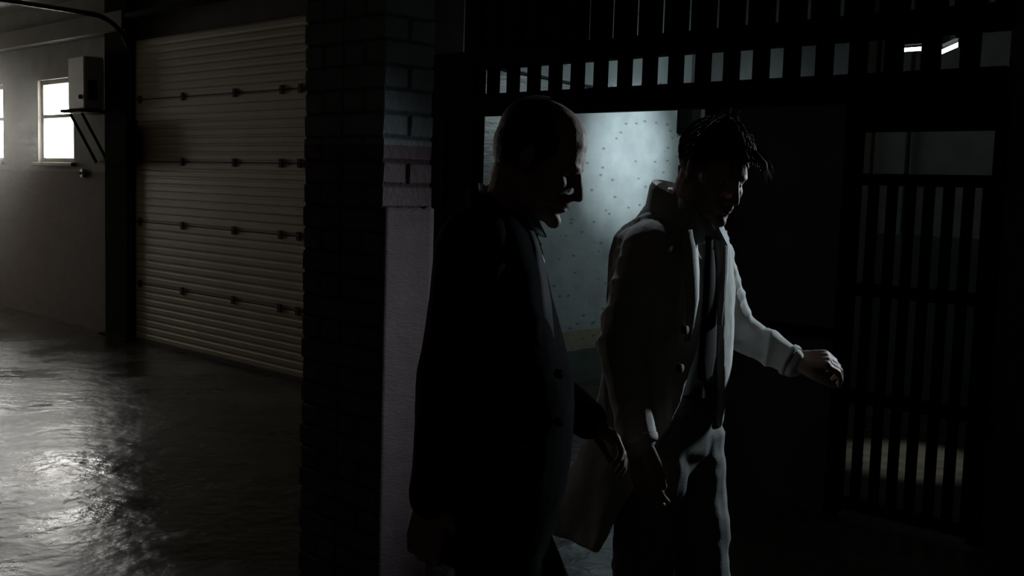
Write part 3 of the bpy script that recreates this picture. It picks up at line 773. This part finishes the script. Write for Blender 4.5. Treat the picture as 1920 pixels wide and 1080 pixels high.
def build_person_light():
    Y0 = 2.82
    F = Vector((.75, -.66, 0)).normalized(); SL = Vector((-F.y, F.x, 0))     # facing, and his left
    root = bpy.data.objects.new('person', None); COL.objects.link(root)
    base = P(1250, 760, Y0); root.location = (base.x, Y0, 0)
    tag(root, 'dark-haired man in an open pale coat and tie, one hand held out', 'person', 'two men walking')
    H = head_matrix(P(1338, 322, 2.74), Vector((math.cos(math.radians(-58)), math.sin(math.radians(-58)), 0)), math.radians(25), math.radians(-4)) @ Matrix.Scale(.975, 4)
    Cx = lambda y: np.interp(y, [380, 425, 520, 600, 740, 880, 1000], [1282, 1264, 1260, 1258, 1248, 1232, 1215])
    def C_(y): return P(float(Cx(y)), y, Y0)
    sh_r = P(1217, 470, 2.70); el_r = P(1166, 650, 2.66); wr_r = P(1196, 830, 2.60)
    sh_l = P(1332, 482, 2.97); el_l = P(1376, 615, 3.02); wr_l = P(1486, 678, 2.92)
    hipc = P(1262, 800, Y0)
    hl = P(1290, 800, Y0+.05); hr = P(1234, 800, Y0-.06)
    kn_l = Vector((hl.x+.055, Y0-.02, .52)); an_l = Vector((hl.x+.0, Y0+.06, .09))
    kn_r = Vector((hr.x-.03, Y0-.05, .50)); an_r = Vector((hr.x-.24, Y0+.02, .14))
    b = MB(); head_prims(b, H)
    b.cap(H @ Vector((-.02, 0, -.05)), P(1290, 425, 2.80), .056, .064)
    b.cap(H @ Vector((-.05, 0, .0)), P(1282, 415, 2.82), .048, .058)
    def tor(y, w_, d_, hz): 
        m = Matrix(((F.x, SL.x, 0), (F.y, SL.y, 0), (0, 0, 1)))
        e = MB().ell((0, 0, 0), (d_, w_, hz)); cc = C_(y); b.add([m @ Vector(v)+cc for v in e.v], e.f)
    tor(500, .16, .095, .15); tor(620, .14, .09, .18); tor(760, .145, .09, .14)
    for s_, e_, w_ in ((sh_r, el_r, wr_r), (sh_l, el_l, wr_l)):
        b.cap(C_(470), s_, .06, .052); b.cap(s_, e_, .048, .04); b.cap(e_, w_, .038, .027)
    for h_, k_, a_ in ((hl, kn_l, an_l), (hr, kn_r, an_r)):
        b.cap(h_, k_, .078, .052); b.cap(k_, a_, .05, .035); b.cap(a_, Vector((a_.x+.08, a_.y-.05, .05)), .034, .026)
    # outstretched left hand: back up, fingers curling down
    hand_prims(b, frame(wr_l+Vector((.004, 0, .004)), (.93, -.30, .10), (.05, -.45, .89)), -1, (.62, .75, .5), thumb=(.85, .42, -.45))
    hd = (wr_r-el_r).normalized()
    hand_prims(b, frame(wr_r, hd, (-.6, -.75, 0)), 1, (.3, .35, .3), thumb=(.95, .28, -.12))
    me = remesh(b, .0040, 4); carve_face(me, H)
    person_link('body', me, 'skin', root); eyes(H, root)
    # hair: cap plus many tapering locks
    cap = MB().ell((-.020, 0, .052), (.098, .079, .0812), nu=28, nv=18).ell((-.045, 0, .020), (.070, .072, .070), nu=24, nv=14)
    cap.xf(H); cm = remesh(cap, .006, 2)
    bm = bmesh.new(); bm.from_mesh(cm); Hi = H.inverted()
    def bald(p): return p.z < -.03 + 1.25*max(p.x+.035, 0) or p.x > .062
    bmesh.ops.delete(bm, geom=[v for v in bm.verts if bald(Hi @ v.co)], context='VERTS'); bm.to_mesh(cm); bm.free()
    ho = person_link('hair', cm, 'hair', root)
    rnd = random.Random(11); lk = MB()
    for k in range(2200):
        th = rnd.uniform(0, 2*math.pi); ph = math.acos(rnd.uniform(-.25, 1))
        dv = Vector((math.sin(ph)*math.cos(th), math.sin(ph)*math.sin(th), math.cos(ph)))
        p = Vector((-.020, 0, .053)) + Vector((dv.x*.0985, dv.y*.079, dv.z*.0815))
        if bald(p): continue
        front = max(0, p.x)/.07
        g_ = Vector((.55*dv.x+.65*front+.25, dv.y*.35+rnd.uniform(-.35, .35), .35*dv.z-.25)) + Vector([rnd.uniform(-.3, .3) for _ in range(3)])
        if p.x < -.04: g_ = Vector((-.15, dv.y*.2, -1.0)) + Vector([rnd.uniform(-.2, .2) for _ in range(3)])
        g_ = (g_ - dv*g_.dot(dv)*.8).normalized(); L_ = rnd.uniform(.020, .045)
        pts = [p]; d = (g_*.9+dv*.34).normalized()
        for s in range(3):
            pts.append(pts[-1]+d*L_/3); d = (d*.8 + g_*.45 - dv*.28 + Vector((0, 0, -.12))).normalized()
        lk.tube([H @ q_ for q_ in pts], [.0026, .0023, .0016, .0003], 4)
    for k in range(30):
        yy = rnd.uniform(-.045, .055); zz = .079+rnd.uniform(-.012, .012)-abs(yy)*.12; sp = rnd.uniform(.6, 1.15)
        pts = [Vector((.040, yy, zz)), Vector((.070, yy*1.2, zz+.008)), Vector((.070+.030*sp, yy*1.5+.008, zz-.008)), Vector((.072+.038*sp, yy*1.7+.016, zz-.034*sp))]
        lk.tube([H @ q_ for q_ in pts], [.0034, .003, .002, .0004], 5)
    me = lk.mesh('locks', True); me.materials.append(M['hair']); me.transform(Matrix.Translation(-root.location))
    lo = bpy.data.objects.new('locks', me); COL.objects.link(lo); lo.parent = ho
    # shirt
    def ring(y, w_, df, db, n=44, ofs=0.0):
        c_ = C_(y); out = []
        for k in range(n):
            t = 2*math.pi*k/n; d_ = df if math.cos(t) > 0 else db
            e = (abs(math.cos(t))**2.2+abs(math.sin(t))**2.2)**(-1/2.2)
            out.append(c_ + F*(d_*math.cos(t)*e+ofs) + SL*(w_*math.sin(t)*e))
        return out
    sh = MB().rings([ring(404, .062, .062, .07, ofs=.03), ring(425, .09, .078, .08, ofs=.012), ring(450, .15, .095, .10), ring(520, .172, .112, .105), ring(600, .168, .112, .10), ring(680, .165, .115, .10), ring(735, .162, .112, .10), ring(760, .15, .10, .09)])
    sm_ = remesh(sh, .007, 3); displace(sm_, lambda p: .004*ridged(p, (12, 12, 7), 5.5)+.0015*noise.noise(p*30))
    sho = person_link('shirt', sm_, 'shirt', root)
    def sub(name, mb, m_, parent, smooth=True, bevel=0):
        me = mb.mesh(name, smooth, bevel); me.materials.append(M[m_]); me.transform(Matrix.Translation(-root.location))
        o = bpy.data.objects.new(name, me); COL.objects.link(o); o.parent = parent; return o
    nc = P(1299, 402, 2.79)
    colr = []
    for (dz, rr) in ((.042, .062), (.005, .068), (-.028, .084), (-.030, .080), (.004, .064), (.040, .058)):
        colr.append([nc + F*(rr*1.05*math.cos(t)+.004-dz*.2) + SL*(rr*math.sin(t)) + Vector((0, 0, dz-.42*rr*math.cos(t)-.012*(abs(t) < .5))) for t in [math.radians(12+336*k/34) for k in range(35)]])
    sub('shirt_collar', MB().rings(colr, closed=False), 'shirt', sho)
    # tie
    def tie_pt(px, py, ext): 
        p = P(px, py, 2.75); c_ = C_(py); d = (p-c_).dot(SL); q_ = c_ + F*ext
        t = ((P(px, py, 1.0)-CAMP)); nrm = F; k_ = (q_-CAMP).dot(nrm)/t.dot(nrm); return CAMP + t*k_
    ty = [(1331, 432, .118, .017), (1331, 446, .128, .024), (1330, 452, .126, .017), (1331, 500, .132, .026), (1331, 560, .136, .034), (1329, 620, .138, .040), (1326, 668, .142, .044), (1322, 706, .146, .036), (1320, 716, .146, .006)]
    rs = []
    for (px, py, ex, w_) in ty:
        p = tie_pt(px, py, ex); rs.append([p-SL*w_, p-SL*w_*.5+F*.006, p+F*.008, p+SL*w_*.5+F*.006, p+SL*w_, p+SL*w_*.5-F*.002, p-F*.001, p-SL*w_*.5-F*.002])
    person_link('tie', MB().rings(rs).mesh('tie', True), 'tie', root)
    # trousers with belt
    t_ = MB().rings([ring(700, .155, .108, .098), ring(760, .168, .118, .115), ring(830, .17, .12, .125), ring(870, .15, .11, .115)])
    for h_, k_, a_ in ((hl, kn_l, an_l), (hr, kn_r, an_r)):
        t_.cap(mid(h_, k_, .05), k_, .092, .074); t_.cap(k_, Vector((a_.x, a_.y, a_.z-.01)), .074, .062)
    tm = remesh(t_, .0065, 5)
    displace(tm, lambda p: .0065*ridged(p, (7, 7, 13), 2.3)+.003*noise.noise(Vector((p.x*16, p.y*16, p.z*30))))
    tro = person_link('trousers', tm, 'trouser', root)
    sub('belt', MB().rings([ring(705, .160, .114, .104), ring(733, .164, .118, .108)]), 'shoe', tro)
    bk = C_(719)+F*.118; sub('belt_buckle', MB().add([bk+SL*a_*.024+Vector((0, 0, c_*.018))+F*e_*.008 for e_ in (0, 1) for a_, c_ in ((-1, -1), (1, -1), (1, 1), (-1, 1))], [(0, 1, 2, 3), (4, 5, 6, 7), (0, 1, 5, 4), (1, 2, 6, 5), (2, 3, 7, 6), (3, 0, 4, 7)]), 'galv', tro, False)
    # coat: open-fronted shell, thick cloth, with sleeves joined on
    R_ = [(392, .088, .075, .088, 46, 44, .02), (408, .110, .085, .098, 38, 32, .012), (426, .160, .100, .112, 27, 20, .004), (445, .188, .112, .122, 20, 14, 0), (480, .200, .124, .13, 15, 11, 0), (540, .203, .134, .132, 14, 10, 0), (600, .200, .138, .13, 18, 9, 0), (660, .198, .142, .13, 26, 11, 0),
          (720, .196, .148, .138, 33, 16, -.005), (790, .196, .150, .15, 42, 30, -.014), (860, .20, .150, .175, 56, 58, -.02), (930, .212, .15, .20, 68, 82, -.03), (1000, .225, .15, .225, 76, 100, -.04)]
    n = 60; outer = []; inner = []
    for (y, w_, df, db, tr, tl, of) in R_:
        c_ = C_(y); ro = []; ri = []
        for k in range(n+1):
            t = math.radians(tl) + (2*math.pi-math.radians(tl+tr))*k/n
            d_ = df if math.cos(t) > 0 else db
            e = (abs(math.cos(t))**2.2+abs(math.sin(t))**2.2)**(-1/2.2)
            wv = 1 + (.05*math.sin(5*t+1)*max(0, (y-740)/260))
            for lst, k2 in ((ro, 0), (ri, .015)):
                lst.append(c_ + F*((d_-k2)*math.cos(t)*e*wv+of) + SL*((w_-k2)*math.sin(t)*e*wv))
        outer.append(ro); inner.append(ri)
    ct = MB().rings([o_+list(reversed(i_)) for o_, i_ in zip(outer, inner)])
    ct.cap(mid(C_(455), sh_r, .55), sh_r, .078, .077); ct.cap(sh_r, el_r, .076, .066); ct.cap(el_r, mid(el_r, wr_r, .96), .064, .050)
    ct.cap(mid(C_(455), sh_l, .55), sh_l, .075, .072); ct.cap(sh_l, el_l, .066, .058); ct.cap(el_l, mid(el_l, wr_l, .93), .059, .044)
    cm = remesh(ct, .0058, 4)
    def fold(p):
        d = .0022*noise.noise(p*26)
        for (a_, b_, w_) in ((sh_r, el_r, .6), (el_r, wr_r, .4), (sh_l, el_l, .4), (el_l, wr_l, 1.0)):
            ab = b_-a_; tt = max(0, min(1, (p-a_).dot(ab)/ab.length_squared)); dist = (p-(a_+ab*tt)).length
            if dist < .1:                         # diagonal sleeve creases
                s_ = (p-a_).dot(ab.normalized()); ang = math.atan2((p-a_).dot(SL), (p-a_).dot(F))
                ph_ = s_*48 + ang*1.5 + 3.2*noise.noise(p*6.5)
                return d + w_*.0125*(1-abs(math.sin(ph_)))**1.6*max(0, .55+noise.noise(p*7+Vector((4, 1, 2)))) - .004
        return d + .005*ridged(p, (10, 10, 3.5), 8.8)
    displace(cm, fold)
    co = person_link('coat', cm, 'coat', root)
    # turned-up collar and lapels
    nc2 = P(1290, 398, 2.80); cl = []
    for (dz, rr) in ((.068, .078), (.052, .086), (.0, .098), (-.050, .128), (-.052, .123), (.0, .090), (.050, .078), (.066, .072)):
        cl.append([nc2 + F*(rr*1.02*math.cos(t)-.012-dz*.10) + SL*(rr*1.02*math.sin(t)) + Vector((0, 0, dz-.38*rr*math.cos(t)-.015)) for t in [math.radians(58+236*k/34) for k in range(35)]])
    sub('collar', MB().rings(cl, closed=False), 'coat', co)
    def lap(edge, widths, sgn, nrm):
        rs = []
        for (px, py, ex), w_ in zip(edge, widths):
            p = tie_pt(px, py, ex); o2 = SL*sgn
            rs.append([p+nrm*.004, p+o2*w_*.5+nrm*.012, p+o2*w_+nrm*.002, p+o2*w_-nrm*.004, p+o2*w_*.5+nrm*.004, p-nrm*.002])
        return MB().rings(rs)
    sub('lapel', lap([(1296, 430, .10), (1306, 462, .120), (1309, 510, .134), (1308, 560, .142), (1298, 610, .146), (1286, 640, .148)], [.030, .058, .060, .045, .022, .004], -1, F), 'coat', co)
    sub('lapel', lap([(1352, 432, .10), (1350, 465, .120), (1348, 510, .134), (1347, 560, .142), (1345, 610, .146)], [.02, .040, .042, .03, .004], 1, F), 'coat', co)
    for (px, py) in ((1281, 618), (1272, 690)):
        p = tie_pt(px, py, .150); sub('button', MB().tube([p, p+F*.01], .011, 12), 'button', co)
    # cuffs
    for (e_, w_, r_) in ((el_r, wr_r, .051), (el_l, wr_l, .0455)):
        a_ = mid(e_, w_, .92); b_ = mid(e_, w_, 1.0)
        d = (b_-a_).normalized(); ref = d.orthogonal().normalized(); b2 = d.cross(ref)
        rr = [[p + (ref*math.cos(2*math.pi*k/22)+b2*math.sin(2*math.pi*k/22))*r2 for k in range(22)] for p, r2 in ((a_, r_), (mid(a_, b_, .5), r_+.001), (b_, r_*.98), (b_, r_*.86), (mid(a_, b_, .3), r_*.8))]
        sub('cuff', MB().rings(rr, caps=False), 'coat', co)
    shoe(root, an_l, F); shoe(root, an_r, F)

build_person_dark()
build_person_light()

# ------------------------------------------------------------------ dusty haze in the warehouse bay (fills the bay left of the pier)
if HAZE > 0:
    hu, hz_ = on_v(14, 300, VW)
    hc = B2W(hu, VW-.55, hz_); HR = 1.9
    hz = MB().box(hu-HR, hu+HR, VW-1.7, VW-.005, .02, CEIL-.02)
    ho = single('dust_haze', hz, None, (hu, VW-.8, 0), 'thin dusty haze hanging in front of the bright windows', 'haze', kind='stuff')
    m = bpy.data.materials.new('haze'); m.use_nodes = True; nt = m.node_tree; N = nt.nodes; L = nt.links
    N.remove(N['Principled BSDF'])
    vs = N.new('ShaderNodeVolumeScatter'); vs.inputs['Anisotropy'].default_value = .35
    vs.inputs['Color'].default_value = (.97, .96, .90, 1)
    g = N.new('ShaderNodeNewGeometry'); ds = N.new('ShaderNodeVectorMath'); ds.operation = 'DISTANCE'
    ds.inputs[1].default_value = hc; L.new(g.outputs['Position'], ds.inputs[0])
    mr = N.new('ShaderNodeMapRange'); mr.interpolation_type = 'SMOOTHSTEP'; mr.inputs['From Min'].default_value = 0; mr.inputs['From Max'].default_value = HR
    mr.inputs['To Min'].default_value = HAZE; mr.inputs['To Max'].default_value = 0
    L.new(ds.outputs['Value'], mr.inputs['Value']); L.new(mr.outputs[0], vs.inputs['Density'])
    L.new(vs.outputs[0], N['Material Output'].inputs['Volume'])
    ho.data.materials.append(m)
